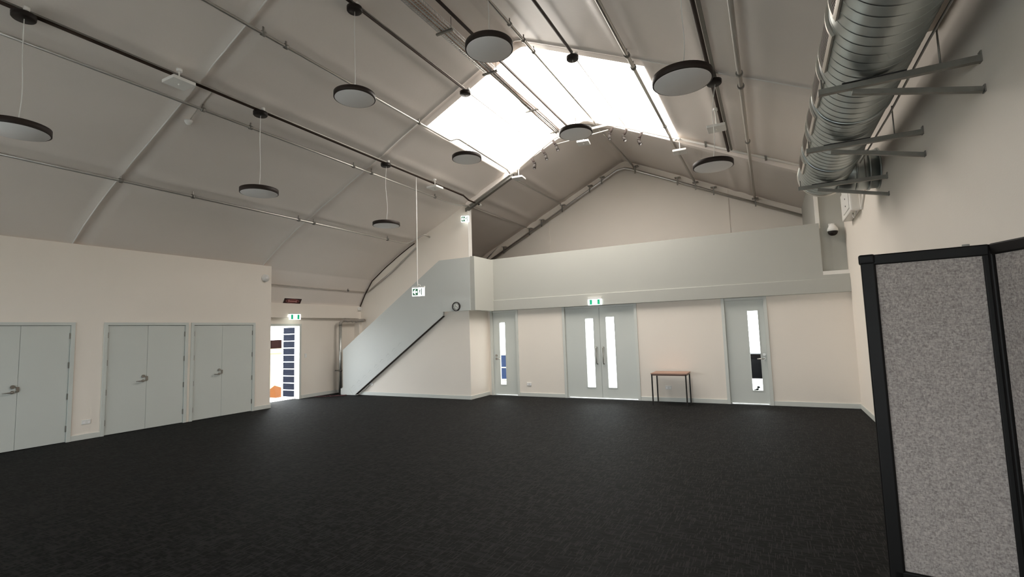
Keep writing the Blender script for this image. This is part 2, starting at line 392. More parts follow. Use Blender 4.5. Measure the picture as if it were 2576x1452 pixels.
# gable wall behind the stair, top follows the vault
def gable(name, x0, x1, y0, y1, z0, label):
    xs = [x1]+[a for a, b in PROF[::-1] if x0 < a < x1]+[x0]
    poly = [(x0, z0), (x1, z0)]+[(x, roofz(x)+0.05) for x in xs]
    return tag(MB().prism(poly, 'y', y0, y1).build(name, 'wall_cream'), label, 'wall', kind='structure')
gable('wall_gable_near', XW-0.1, -7.1, YG, YG+0.16, 0, 'cream arched end wall rising behind the staircase')
gable('wall_gable_far', -11.4, 1.5, YFAR, YFAR+0.15, 2.1, 'cream far gable wall above the balcony')
for i, x in enumerate((-6.3, -0.84)):
    tag(MB().box(x-0.045, x+0.045, YFAR-0.02, YFAR+0.01, 2.45, roofz(x)-0.02).build('trim_%d' % (i+2), 'wall_cream'),
        ('vertical cover strip on the far gable, left one', 'vertical cover strip on the far gable, right one')[i], 'trim', kind='structure')
tag(MB().prism([(YG, ZBAND), (YFAR, ZBAND), (YFAR, 4.8), (YG, 4.8)], 'x', 0.93, 1.37).build('wall_balcony_right', 'paint_shaded_copy'), 'cream side wall closing the right end of the balcony', 'wall', kind='structure')
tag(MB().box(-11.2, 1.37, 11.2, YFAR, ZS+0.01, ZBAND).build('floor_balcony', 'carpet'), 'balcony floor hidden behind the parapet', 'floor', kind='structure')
tag(MB().box(-7.3, 1.37, YB+0.16, 11.2, ZS+0.01, ZBAND-0.01).build('floor_balcony_edge', 'paint_shaded_copy'), 'edge beam of the balcony floor above the back doors', 'floor', kind='structure')
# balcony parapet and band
tag(MB().box(-6.36, 0.95, 10.90, 11.04, ZBAND, ZPAR).build('wall_balcony_front', 'paint_shaded_copy'), 'pale grey-green solid balcony parapet across the back', 'balustrade', kind='structure')
tag(MB().box(-6.38, 1.37, 10.88, 11.04, ZS, ZBAND).build('trim_4', 'paint_shaded_copy', bevel=0.006), 'pale grey-green band under the balcony parapet', 'fascia', kind='structure')
tag(MB().box(-6.39, -6.27, 9.995, 10.90, ZS, 3.47).build('wall_balcony_return', 'paint_shaded_copy'), 'short pale return of the balcony parapet beside the stair', 'balustrade', kind='structure')
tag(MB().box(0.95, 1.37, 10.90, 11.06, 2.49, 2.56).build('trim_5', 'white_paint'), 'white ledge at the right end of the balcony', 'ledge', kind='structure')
tag(MB().box(0.95, 1.37, 10.90, 11.04, ZBAND, 2.49).build('trim_11', 'paint_shaded_copy'), 'short grey-green infill under the white ledge', 'infill', kind='structure')
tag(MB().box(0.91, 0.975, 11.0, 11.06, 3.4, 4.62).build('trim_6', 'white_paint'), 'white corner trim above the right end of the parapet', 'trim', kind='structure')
tag(MB().box(-7.1, -7.09, YG-0.005, YG+0.165, 3.4, 5.0).build('trim_7', 'white_paint'), 'white end trim of the arched stair wall', 'trim', kind='structure')
# walls under the stair
tag(MB().prism([(-10.2, 0), (-6.5, 0), (-6.5, ZS), (-7.1, ZS), (-10.2, 0.08)], 'y', 10.085, 10.185).build('wall_stair', 'wall_cream'), 'cream triangular wall under the staircase', 'wall', kind='structure')
tag(MB().box(-6.6, -6.5, 10.185, YB+0.05, 0, ZS).build('wall_stair_return', 'wall_cream'), 'narrow cream wall between the stair and the left glazed door', 'wall', kind='structure')
tag(MB().box(-11.2, -11.0, 10.92, YG, 0, ZS).build('trim_8', 'wall_cream'), 'square cream pier in the corner behind the downpipe', 'pier', kind='structure')
# skirtings
def skirt(name, x0, x1, y0, y1, label):
    tag(MB().box(x0, x1, y0, y1, 0, 0.09).build(name, 'skirting_paint', bevel=0.004), label, 'skirting', kind='structure')
YS = [YF, 2.53, 3.89, 4.30, 5.72, 5.78, 7.18, 7.58]
for i, (a, b) in enumerate(((YF, 2.53), (3.89, 4.30), (7.18, 7.595))):
    skirt('baseboard_left_%d' % (i+1), XL, XL+0.015, a, b, ('grey skirting at the near end of the left wall', 'short grey skirting between the first two cupboards', 'short grey skirting at the corner by the exit recess')[i])
for i, (a, b) in enumerate(((-5.62, -4.42), (-2.63, -0.88), (-0.04, 1.355))):
    skirt('baseboard_back_%d' % (i+1), a, b, YB-0.015, YB, ('grey skirting between the left door and the double doors', 'grey skirting behind the small table', 'grey skirting right of the single right door')[i])
skirt('baseboard_right', XR_-0.015, XR_, YF, YB, 'grey skirting along the right wall')
skirt('baseboard_stair', -10.1, -6.485, 10.07, 10.085, 'grey skirting below the stair wall')
skirt('baseboard_stair_return', -6.5, -6.485, 10.085, YB, 'short grey skirting beside the left glazed door')
skirt('baseboard_exit', XW, XW+0.015, 9.02, 10.92, 'grey skirting right of the open exit door')

# ------------------------------------------------------------------ doors
def lever(parent, at, dirv, nrm, scale=1.0):
    """round rose, neck and lever; a lock rose above"""
    at, dirv, nrm = Vector(at), Vector(dirv), Vector(nrm)
    h = MB().tube([at, at+nrm*0.012], 0.026, 16)
    o = h.build('handle', 'steel_handle', parent)
    MB().tube([at+nrm*0.01, at+nrm*0.05, at+nrm*0.055+dirv*0.02, at+nrm*0.055+dirv*0.13], 0.0095, 10).build('lever', 'steel_handle', o)
    MB().tube([at+Vector((0, 0, 0.085)), at+Vector((0, 0, 0.085))+nrm*0.02], 0.028, 16).build('lock', 'steel_handle', parent)
def cupboard(n, y0, y1, split, label):
    r = thing('door_%d' % n, label, 'door', (XL, (y0+y1)/2, 0), kind='structure')
    def B(mb, nm, mt, bev=0.0):
        for i, v in enumerate(mb.v): mb.v[i] = (v[0]-XL, v[1]-(y0+y1)/2, v[2])
        return mb.build(nm, mt, r, bevel=bev)
    f = MB(); f.box(XL-0.12, XL+0.018, y0, y0+0.055, 0, 1.99); f.box(XL-0.12, XL+0.018, y1-0.055, y1, 0, 1.99); f.box(XL-0.12, XL+0.018, y0+0.055, y1-0.055, 1.94, 1.99)
    B(f, 'frame', 'paint_grey_green')
    for a, b, side in ((y0+0.058, split-0.002, -1), (split+0.002, y1-0.058, 1)):
        lf = MB().box(XL-0.042, XL-0.004, a, b, 0.008, 1.935)
        leaf = B(lf, 'door_leaf', 'paint_grey_green', 0.002)
        ye = a if side < 0 else b
        for z in (0.22, 0.75, 1.27, 1.76):
            B(MB().box(XL-0.006, XL+0.008, ye-0.012, ye+0.012, z-0.05, z+0.05), 'hinge', 'hinge_steel')
    yc = (y0+y1)/2
    lever(r, (-0.004, split-0.06-yc, 0.90), (0, -1, 0), (1, 0, 0))
    B(MB().box(XL-0.004, XL+0.006, split-0.018, split+0.018, 0.90, 0.98), 'latch_plate', 'steel_handle')
    return r
cupboard(1, *DL[0], 3.21, 'grey double cupboard door cut by the left edge of the picture')
cupboard(2, *DL[1], 5.0, 'wide grey double cupboard door in the middle of the left wall')
cupboard(3, *DL[2], 6.43, 'grey double cupboard door nearest the exit recess')

def back_door(n, x0, x1, leaves, label, top=2.148):
    xc = (x0+x1)/2
    r = thing('door_%d' % n, label, 'door', (xc, YB, 0), kind='structure')
    def B(mb, nm, mt, par=None, bev=0.0):
        mb.v = [(v[0]-xc, v[1]-YB, v[2]) for v in mb.v]
        return mb.build(nm, mt, par or r, bevel=bev)
    f = MB(); f.box(x0, x0+0.06, YB-0.02, YB+0.12, 0, top); f.box(x1-0.06, x1, YB-0.02, YB+0.12, 0, top); f.box(x0+0.06, x1-0.06, YB+0.02, YB+0.12, top-0.05, top)
    B(f, 'frame', 'skirting_paint')
    st = MB(); st.box(x0+0.06, x0+0.085, YB+0.08, YB+0.115, 0.012, top-0.05); st.box(x1-0.085, x1-0.06, YB+0.08, YB+0.115, 0.012, top-0.05); st.box(x0+0.085, x1-0.085, YB+0.08, YB+0.115, top-0.08, top-0.05)
    if len(leaves) > 1: st.box((leaves[0][1]+leaves[1][0])/2-0.02, (leaves[0][1]+leaves[1][0])/2+0.02, YB+0.08, YB+0.09, 0.03, top-0.08)
    B(st, 'door_stop', 'skirting_paint')
    B(MB().box(x0+0.06, x1-0.06, YB-0.005, YB+0.10, 0, 0.012), 'threshold', 'white_steel')
    for (a, b, g0, g1, z0, z1) in leaves:
        lf = wall_grid('y', YB+0.035, YB+0.078, a, b, 0.022, top-0.052, [(g0, g1, z0, z1)])
        leaf = B(lf, 'door_leaf', 'paint_grey_green')
        B(MB().box(g0-0.004, g1+0.004, YB+0.052, YB+0.058, z0-0.004, z1+0.004), 'glass_pane', 'glazing', leaf)
        bd = MB()
        for q in ((g0-0.014, g0, z0-0.014, z1+0.014), (g1, g1+0.014, z0-0.014, z1+0.014), (g0, g1, z0-0.014, z0), (g0, g1, z1, z1+0.014)):
            bd.box(q[0], q[1], YB+0.028, YB+0.036, q[2], q[3])
        B(bd, 'glazing_bead', 'paint_grey_green', leaf)
    return r, xc
r, xc = back_door(4, *DB[0], [(-6.368, -5.682, -6.18, -6.02, 0.27, 1.84)], 'narrow grey door with tall glass strip beside the stair')
lever(r, (-6.29-xc, 0.035, 0.92), (1, 0, 0), (0, -1, 0))
r, xc = back_door(5, *DB[1], [(-4.358, -3.517, -3.86, -3.665, 0.26, 1.85), (-3.511, -2.692, -3.36, -3.165, 0.26, 1.87)], 'grey double doors with two glass strips and long pull handles')
for x in (-3.60, -3.44):
    MB().tube([(x-xc, 0.035, 0.80), (x-xc, -0.02, 0.80), (x-xc, -0.035, 0.82), (x-xc, -0.035, 1.16), (x-xc, -0.02, 1.18), (x-xc, 0.035, 1.18)], 0.012, 10).build('pull_handle', 'steel_handle', r)
r, xc = back_door(6, *DB[2], [(-0.818, -0.102, -0.40, -0.215, 0.28, 1.87)], 'single grey door with tall glass strip right of the small table')
lever(r, (-0.15-xc, 0.035, 0.91), (-1, 0, 0), (0, -1, 0))

# open exit door: frame in the wall, louvred leaf swung outside
r = thing('door_7', 'open exit doorway with white louvred leaf swung outside', 'door', (XW, 8.5, 0), kind='structure')
f = MB()
for a, b, c, d in ((-0.47, -0.41, 0, 1.99), (0.45, 0.51, 0, 1.99), (-0.41, 0.45, 1.93, 1.99)): f.box(-0.13, 0.02, a, b, c, d)
f.build('frame', 'skirting_paint', r)
lf = MB(); YLF = 0.47
for a, b, c, d in ((-0.20, -0.15, 0.03, 1.92), (-0.72, -0.66, 0.03, 1.92)): lf.box(a, b, YLF, YLF+0.04, c, d)
for k in range(11):
    z = 0.03+k*0.188
    if z < 1.93: lf.box(-0.66, -0.20, YLF, YLF+0.04, z-0.012, z+0.012)
leaf = lf.build('door_leaf', 'white_steel', r)
sl = None
for k in range(10):
    for j in range(4):
        z = 0.03+k*0.188+0.033+j*0.0405
        s = MB().bar((-0.66, YLF+0.02, 0), (-0.20, YLF+0.02, 0), 0.010, 0.044, (0, 0.45, 1)) if sl is None else None
        if sl is None: sl = s.build('louvre_slat', 'navy_slat', leaf); sl.location = (0, 0, z)
        else:
            c = sl.copy(); COL.objects.link(c); c.parent = leaf; c.location = (0, 0, z)

# ------------------------------------------------------------------ staircase
ST = thing('staircase', 'straight staircase with solid grey-green stringer panel rising to the balcony', 'staircase', (-8.5, 10.0, 0))
def S(mb, nm, mt, par=None, **k):
    mb.v = [(v[0]+8.5, v[1]-10.0, v[2]) for v in mb.v]
    return mb.build(nm, mt, par or ST, **k)
S(MB().prism([(-10.72, 0.0), (-10.24, 0.0), (-7.22, 2.05), (-7.21, ZS), (-6.395, ZS), (-6.395, 3.455), (-7.31, 3.455), (-10.68, 1.24), (-10.68, 0.19), (-10.72, 0.19)], 'y', 9.985, 10.055), 'stringer_panel', 'paint_lit_copy')
S(MB().box(-7.22, -6.395, 9.970, 9.985, ZS, ZBAND), 'band_trim', 'paint_lit_copy')
S(MB().prism([(-10.75, 0.0), (-10.28, 0.0), (-10.44, 0.17), (-10.75, 0.17)], 'y', 9.972, 9.985), 'kick_block', 'paint_lit_copy')
n = 13
for k in range(n):
    x = -10.6+k*(3.35/n); z = (k+1)*ZBAND/(n+1)
    S(MB().box(x, x+0.29, 10.06 if k > 10 else 10.17, YG-0.02, z-0.04, z), 'tread', 'carpet')
S(MB().box(-7.08, -6.4, 10.06, 11.04, ZBAND-0.1, ZBAND-0.01), 'landing', 'carpet')
# faint scuffs on the panel where the treads end behind it
SL = 2.05/3.02
for k in range(9):
    x = -10.30+k*0.155*1.35; z = (x+10.24)*SL
    S(MB().prism([(x-0.06, z+0.225), (x, z+0.31), (x+0.07, z+0.305), (x+0.065, z+0.29), (x+0.005, z+0.29), (x-0.045, z+0.22)], 'y', 9.9846, 9.986), 'scuff_mark', 'scuff')
    for d, w in ((0.20, 0.11), (0.13, 0.13)):
        if k % 3 == 2 and d < 0.15: continue
        S(MB().prism([(x, z+d), (x+w, z+d+w*SL), (x+w, z+d+w*SL+0.010), (x, z+d+0.010)], 'y', 9.9846, 9.986), 'scuff_mark', 'scuff')
S(MB().prism([(-10.24, 0.0), (-7.22, 2.05), (-7.22, 2.037), (-10.221, 0.0)], 'y', 9.995, 10.06), 'shade_strip', 'bronze_rim')  # dark strip standing in for the shade line under the stringer

# ------------------------------------------------------------------ pipes, tracks, tray
def pipe(name, label, pts, r, mt, clamps=(), cat='pipe', sprinkler=()):
    t = thing(name, label, cat, pts[0])
    o = Vector(pts[0])
    MB().tube([Vector(q)-o for q in pts], r, 10).build('tube', mt, t)
    for c in clamps:
        c = Vector(c)-o
        MB().tube([c+Vector((0, -0.025, 0)), c+Vector((0, 0.025, 0))], r*1.55, 10).build('clamp', 'strut_steel', t)
        MB().box(c.x-0.006, c.x+0.006, c.y-0.01, c.y+0.01, c.z, c.z+0.10).build('clamp_rod', 'strut_steel', t)
    return t
def run(x, y0, y1, off=0.085, extra=()):
    z = roofz(x)-off
    return [(x, y0, z), *extra, (x, y1, z)]
ribc = [3.80, 7.35, 10.80]
def cl(x, off=0.085, ys=ribc): return [(x, y, roofz(x)-off) for y in ys]
z1 = roofz(-8.93)-0.10
pipe('ceiling_pipe', 'lowest silver pipe along the curved left vault', [(-8.93, YF, z1), (-8.93, 10.52, z1), (-8.91, 10.68, z1+0.01), (-8.86, 10.74, z1+0.03), (-8.47, 10.82, z1+0.21), (-8.42, 10.86, z1+0.22), (-8.40, YG, z1+0.18)], 0.024, 'pipe_steel', cl(-8.93, 0.10, [3.8, 4.9, 7.1, 7.5, 9.9]))
pipe('ceiling_pipe', 'thin grey pipe just left of the first pendant lamp row', run(-7.19, YF, 14.5)[:1]+[(-7.19, 10.4, roofz(-7.19)-0.085), (-7.17, 10.7, roofz(-7.19)-0.06), (-7.0, 10.9, roofz(-7.0)-0.16), (-7.0, 14.5, roofz(-7.0)-0.12)], 0.021, 'pipe_steel', cl(-7.19, 0.085, [4.05, 4.8, 7.0, 7.5, 9.7]))
z3 = roofz(-5.76)-0.085
pipe('ceiling_pipe', 'silver pipe with a small kink at the left edge of the skylight', [(-5.76, YF, z3), (-5.76, 8.30, z3), (-5.75, 8.37, z3+0.01), (-5.66, 8.43, z3+0.05), (-5.64, 8.50, z3+0.06), (-5.66, 10.7, z3+0.03), (-5.74, 11.2, z3-0.06), (-5.74, 14.5, z3-0.02)], 0.023, 'pipe_steel', cl(-5.76, 0.085, [4.0, 4.35, 7.3]))
pipe('ceiling_pipe', 'silver pipe just right of the roof ridge', run(-3.36, YF, 14.5, 0.13, [(-3.36, 10.8, roofz(-3.36)-0.13), (-3.36, 11.0, roofz(-3.36)-0.19)]), 0.024, 'pipe_steel', cl(-3.36, 0.13, [6.6, 7.1, 7.5]))
pipe('ceiling_pipe', 'silver pipe near the right edge of the skylight', run(-1.64, YF, 14.5, 0.10, [(-1.64, 10.7, roofz(-1.64)-0.10), (-1.64, 11.0, roofz(-1.64)-0.17)]), 0.030, 'pipe_steel', cl(-1.64, 0.10, [7.1, 7.5, 10.1]))
pipe('ceiling_pipe', 'rightmost grey pipe on the right roof slope, ending at the far gable', run(-0.14, YF, 14.5, 0.10, [(-0.14, 10.7, roofz(-0.14)-0.10), (-0.14, 11.0, roofz(-0.14)-0.17)]), 0.030, 'pipe_painted', cl(-0.14, 0.10, [7.1, 7.5, 9.9]))
pipe('ceiling_pipe', 'thin pipe low on the vault above the exit door', [(-10.80, 7.60, 2.95), (-10.82, 10.95, 2.93)], 0.017, 'pipe_painted', [(-10.81, 10.3, 2.94)])
xs = [-11.08]+[a for a, b in PROF if -11.08 < a < -8.95]+[-8.95]
pipe('edge_conduit', 'thin dark conduit following the arched top of the stair wall', [(x+0.02, YG-0.025, roofz(x)-0.035) for x in xs], 0.013, 'dark_cable', cat='conduit')
pipe('ceiling_pipe', 'low pipe behind the stair wall end, just above the parapet corner', [(-8.93, 11.25, z1), (-8.93, 14.4, z1)], 0.03, 'pipe_painted')
pipe('wall_pipe', 'diagonal pipe across the arched wall behind the stair', [(-10.72, YG-0.05, 2.93), (-9.78, YG-0.05, 3.46), (-8.9, YG-0.05, 4.06), (-8.83, YG-0.02, 4.12)], 0.024, 'pipe_steel')
gp = [(-8.45, 14.56, 4.10), (-4.55, 14.56, 6.10), (-4.05, 14.56, 6.36), (-3.85, 14.56, 6.46), (-3.62, 14.56, 6.48), (-3.42, 14.56, 6.41), (-3.3, 14.56, 6.35), (0.91, 14.56, 4.37)]
GP = pipe('wall_pipe', 'silver pipe following the pitched top of the far gable', gp, 0.042, 'pipe_steel')
for x in (-7.9, -6.9, -6.45, -5.7, -4.75, -4.35, -3.3, -2.1, -1.62, -1.15, -0.13):
    for (a, b) in zip(gp, gp[1:]):
        if a[0] <= x <= b[0]:
            zz = a[2]+(b[2]-a[2])*(x-a[0])/(b[0]-a[0])
            c = Vector((x, 14.56, zz))-Vector(gp[0])
            MB().bar(c+Vector((0, -0.05, -0.10)), c+Vector((0, -0.05, 0.13)), 0.035, 0.02, (0, 1, 0)).build('bracket', 'strut_steel', GP)
            MB().box(c.x-0.08, c.x+0.08, c.y-0.06, c.y+0.1, c.z+0.13, c.z+0.15).build('bracket_foot', 'pipe_painted', GP)
            break
# dark lighting conduits that carry the pendants
def conduit(x, y1, r, label, off=0.10, thin=None):
    z = roofz(x)-off
    t = thing('lighting_conduit', label, 'conduit', (x, YF, z), group=None)
    ye = y1 if thin is None else thin
    MB().tube([(0, 0, 0), (0, ye-YF, 0)] if ye < 11 else [(0, 0, 0), (0, 10.45-YF, 0), (0, 10.7-YF, -0.065), (0, ye-YF, -0.065)], r, 8).build('tube', 'dark_cable', t)
    MB().box(-0.02, 0.02, 0, min(ye, 10.5)-YF-0.05, 0.012, 0.032).build('channel', 'strut_steel', t)
    if thin is not None: MB().tube([(0, thin-YF, 0), (0, y1-YF, 0)], 0.008, 8).build('thin_tube', 'pipe_painted', t)
    return t
t = conduit(TRACKS['T1'], 11.25, 0.021, 'dark conduit along the left vault carrying three pendant lamps')
MB().tube([(0, 11.22-YF, -0.065), (0, 11.31-YF, -0.065)], 0.035, 10).build('end_cap', 'white_plastic', t)
conduit(TRACKS['T2'], 10.80, 0.017, 'dark conduit crossing the left half of the skylight', thin=7.44)
conduit(TRACKS['T4'], 10.80, 0.017, 'dark conduit crossing the right half of the skylight', thin=7.42)
t = conduit(TRACKS['T5'], 10.80, 0.026, 'dark conduit on the right roof slope between two pipes')
MB().box(0.035, 0.075, 0, 10.80-YF, 0.0, 0.04).build('strut_channel', 'strut_steel', t)
# strut channel above the cable tray
z = roofz(-4.02)-0.09
t = thing('strut_channel', 'thin steel channel beside the cable tray left of the ridge', 'channel', (-4.02, YF, z))
MB().box(-0.018, 0.018, 0, 10.88-YF, -0.018, 0.018).build('channel', 'bronze_rim', t)
# wire mesh cable tray
TZ = 6.27
CT = thing('cable_tray', 'wire mesh cable tray with cables hung left of the roof ridge', 'cable tray', (-4.145, YF, TZ))
w = MB(); YT0, YT1 = 1.5-YF, 10.85-YF
for x, zz in ((-0.11, 0), (-0.055, 0), (0, 0), (0.055, 0), (0.11, 0), (-0.115, 0.05), (0.115, 0.05)): w.tube([(x, YT0, zz), (x, YT1, zz)], 0.005, 5)
k = YT0
while k < YT1:
    w.tube([(-0.115, k, 0.05), (-0.112, k, 0), (0.112, k, 0), (0.115, k, 0.05)], 0.004, 4); k += 0.05
o = w.build('wire_basket', 'galvanised', CT); o['kind'] = 'stuff'
for i, (x, rr) in enumerate(((-0.045, 0.016), (-0.01, 0.014), (0.028, 0.017), (0.068, 0.013))):
    pts = [(x+0.012*math.sin(q*0.9+i), YT0+2.0+q*0.5, 0.016+0.004*(i % 2)) for q in range(15)]
    MB().tube(pts, rr, 6).build('cable', 'copper_cable' if i != 1 else 'white_plastic', CT)
for y in (5.91, 7.30, 9.05, 10.35):
    hg = MB().box(-0.15, 0.15, y-YF-0.018, y-YF+0.018, -0.035, -0.006).build('hanger', 'strut_steel', CT)
    MB().tube([(0.125, y-YF, -0.03), (0.125, y-YF, 0.19)], 0.005, 6).build('hanger_rod', 'strut_steel', hg)

# lighting bar at the balcony edge
bar = [(-5.66, 5.62), (-4.42, 6.315), (-4.26, 6.36), (-3.05, 6.35), (-2.79, 6.27), (-1.41, 5.64), (-0.4, 5.175), (0.9, 4.58)]
LB = thing('lighting_bar', 'bent pale steel bar following the roof at the balcony edge', 'lighting bar', (-3.4, 10.86, 6.35))
def bz(x):
    for (a, za), (b, zb) in zip(bar, bar[1:]):
        if a <= x <= b: return za+(zb-za)*(x-a)/(b-a)
MB().tube([(x+3.4, 0, z-6.35) for x, z in bar], 0.026, 10).build('tube', 'white_paint', LB)
for x in (-5.5, -4.75, -2.27, -1.55, -0.95, 0.15):
    MB().box(x+3.4-0.02, x+3.4+0.02, -0.03, 0.05, bz(x)-6.35-0.04, bz(x)-6.35+0.10).build('clamp', 'strut_steel' if x > -1.3 else 'white_paint', LB)
MB().tube([(-4.42+3.4, 0.05, -0.17), (-3.05+3.4, 0.05, -0.10)], 0.012, 8).build('lower_cable', 'grey_cord', LB)

# ------------------------------------------------------------------ pendant lamps
def pendant(x, y, z, label, slack=0.0, cx=None):
    cx = x if cx is None else cx
    t = thing('pendant_lamp', label, 'pendant lamp', (x, y, z), 'pendant disc lamps')
    MB().lathe([(0.255, 0.0), (0.27, 0.002), (0.273, 0.004), (0.273, 0.066), (0.265, 0.07), (0.0, 0.072)], 48).build('rim', 'bronze_rim', t)
    MB().lathe([(0.0, -0.003), (0.255, -0.003), (0.262, 0.003)], 48).build('diffuser', 'diffuser', t)
    zc = roofz(cx)-0.153
    H = zc-z
    c = MB().lathe([(0.0, -0.038), (0.094, -0.038), (0.102, -0.028), (0.104, 0.02), (0.0, 0.022)], 24, (cx-x, 0, H)).build('canopy', 'black_metal', t)
    MB().lathe([(0.028, 0.02), (0.028, 0.075), (0.0, 0.077)], 16, (cx-x+(0.066 if cx < -1 else -0.105), 0, H)).build('canopy_base', 'white_plastic', c)
    pts = []
    for k in range(13):
        s = k/12
        pts.append((slack*(math.sin(s*PI*2.2)*0.6)+(cx-x)*s, slack*0.4*math.sin(s*PI), 0.07+s*(H-0.11)))
    MB().tube(pts, 0.0045, 6).build('cord', 'white_plastic', t)
pendant(-6.82, 1.97, 3.84, 'black-rimmed disc pendant cut by the left edge of the picture', 0.05)
pendant(-6.82, 4.71, 3.84, 'black-rimmed disc pendant above the middle cupboard door', 0.02)
pendant(-6.81, 7.52, 3.84, 'small-looking disc pendant hanging left of the hanging exit sign', 0.035)
pendant(-4.77, 4.67, 4.81, 'high disc pendant in front of the silver pipe left of the skylight', 0.01)
pendant(-4.77, 7.44, 4.81, 'disc pendant in front of the lower left corner of the skylight', 0.01)
pendant(-2.62, 4.61, 4.81, 'disc pendant covering the upper left corner of the skylight', 0.01)
pendant(-2.62, 7.42, 4.81, 'disc pendant at the ridge where the skylight ends', 0.01)
pendant(-0.58, 4.70, 3.90, 'large-looking disc pendant right of the skylight', 0.03, -0.50)
pendant(-0.57, 7.40, 3.86, 'disc pendant on the right in front of the far gable', 0.03, -0.48)

# ------------------------------------------------------------------ emergency lights, spots, detectors
def emergency(x, y, ztop, zbox, label, rz=0.0):
    t = thing('emergency_light', label, 'emergency light', (x, y, zbox), 'white emergency lights under the roof', rz=rz)
    MB().box(-0.14, 0.14, -0.14, 0.14, 0, 0.045).build('body', 'white_plastic', t, bevel=0.006)
    MB().lathe([(0.0, -0.012), (0.012, -0.012), (0.014, 0.001)], 12, (0, 0, 0)).build('lamp_lens', 'clock_face', t)
    MB().tube([(0, 0, 0.04), (0, 0, ztop-zbox)], 0.009, 8).build('stem', 'white_plastic', t)
    MB().lathe([(0.035, -0.02), (0.035, 0.02), (0.0, 0.022)], 16, (0, 0, ztop-zbox)).build('stem_base', 'white_plastic', t)
emergency(-6.74, 3.48, roofz(-6.74)-0.10, 5.02, 'white square emergency light near the left roof seam')
emergency(-6.74, 9.10, roofz(-6.74)-0.10, 5.00, 'white square emergency light beside the cord of the hanging exit sign')
emergency(-0.56, 8.45, roofz(-0.56)-0.165, 4.80, 'white square emergency light above the right pendant lamp')
emergency(-5.38, 10.80, 5.72, 5.45, 'white emergency light under the left end of the lighting bar', 0.1)
emergency(-3.63, 10.80, 6.33, 6.00, 'white emergency light hanging below the ridge pendant lamp', 0.15)
emergency(-1.47, 10.80, 5.64, 5.34, 'white emergency light right of the spotlights under the bar', 0.05)

def spot(x, tilt, label, lean=0.0):
    z = bz(x)-0.040
    t = thing('spotlight', label, 'spotlight', (x, 10.86, z), 'black spotlights on the bar')
    MB().tube([(0, 0, 0), (lean*0.5, 0, -0.07), (lean, 0, -0.13)], [0.030, 0.030, 0.028], 12).build('driver_housing', 'bronze_rim', t)
    MB().tube([(lean, 0, -0.13), (lean*1.15, 0, -0.16)], 0.036, 14).build('joint_collar', 'black_metal', t)
    a = Vector((lean*1.2, 0, -0.17)); d = Vector((tilt, -0.25, -1)).normalized()
    MB().tube([a, a+d*0.125], 0.037, 16).build('lamp_head', 'black_metal', t)
    MB().tube([a+d*0.118, a+d*0.1265], 0.027, 14).build('lamp_glass', 'diffuser', t)
spot(-5.02, -0.05, 'black spotlight, lowest of three on the left slope of the bar', 0.06)
spot(-4.73, 0.35, 'black spotlight, middle of three on the left slope of the bar', 0.07)
spot(-4.43, 0.4, 'black spotlight, highest of three on the left slope of the bar', 0.07)
spot(-2.93, 0.1, 'black spotlight nearest the bend of the bar right of the ridge', -0.07)
spot(-2.61, 0.5, 'black spotlight, middle of three on the right slope of the bar', -0.07)
spot(-2.27, 0.5, 'black spotlight, lowest of three on the right slope of the bar', -0.07)

zt = roofz(-7.5)
t = thing('smoke_detector', 'small white smoke detector below the left roof seam', 'smoke detector', (-7.5, 4.02, zt-0.06))
MB().lathe([(0.0, -0.045), (0.03, -0.04), (0.045, -0.015), (0.055, 0.0), (0.055, 0.02), (0.0, 0.025)], 20).build('body', 'white_plastic', t)
MB().tube([(0.03, 0, 0.015), (0.25, 0, roofz(-7.25)-zt+0.035), (0.62, 0, roofz(-6.88)-zt+0.035)], 0.008, 6).build('conduit', 'pipe_painted', t)
t = thing('siren', 'round white alarm siren high on the left wall by the corner', 'siren', (XL, 7.41, 3.04))
MB().lathe([(0.0, 0.075), (0.045, 0.072), (0.05, 0.055), (0.085, 0.05), (0.092, 0.0)], 28, (0, 0, 0), 'x').build('body', 'white_plastic', t)
MB().lathe([(0.0, 0.083), (0.028, 0.08), (0.034, 0.07)], 20, (0, 0, 0), 'x').build('strobe_lens', 'diffuser', t)
t = thing('motion_sensor', 'small white sensor in the top corner above the downpipe', 'sensor', (-11.03, 10.98, 2.44))
MB().prism([(-0.03, -0.05), (0.03, -0.05), (0.035, 0.05), (-0.035, 0.05)], 'y', -0.06, 0.06).build('body', 'white_plastic', t, bevel=0.008)
MB().lathe([(0.0, -0.07), (0.018, -0.066), (0.02, -0.05)], 12, (0, 0, -0.01), 'y').build('lens', 'diffuser', t)

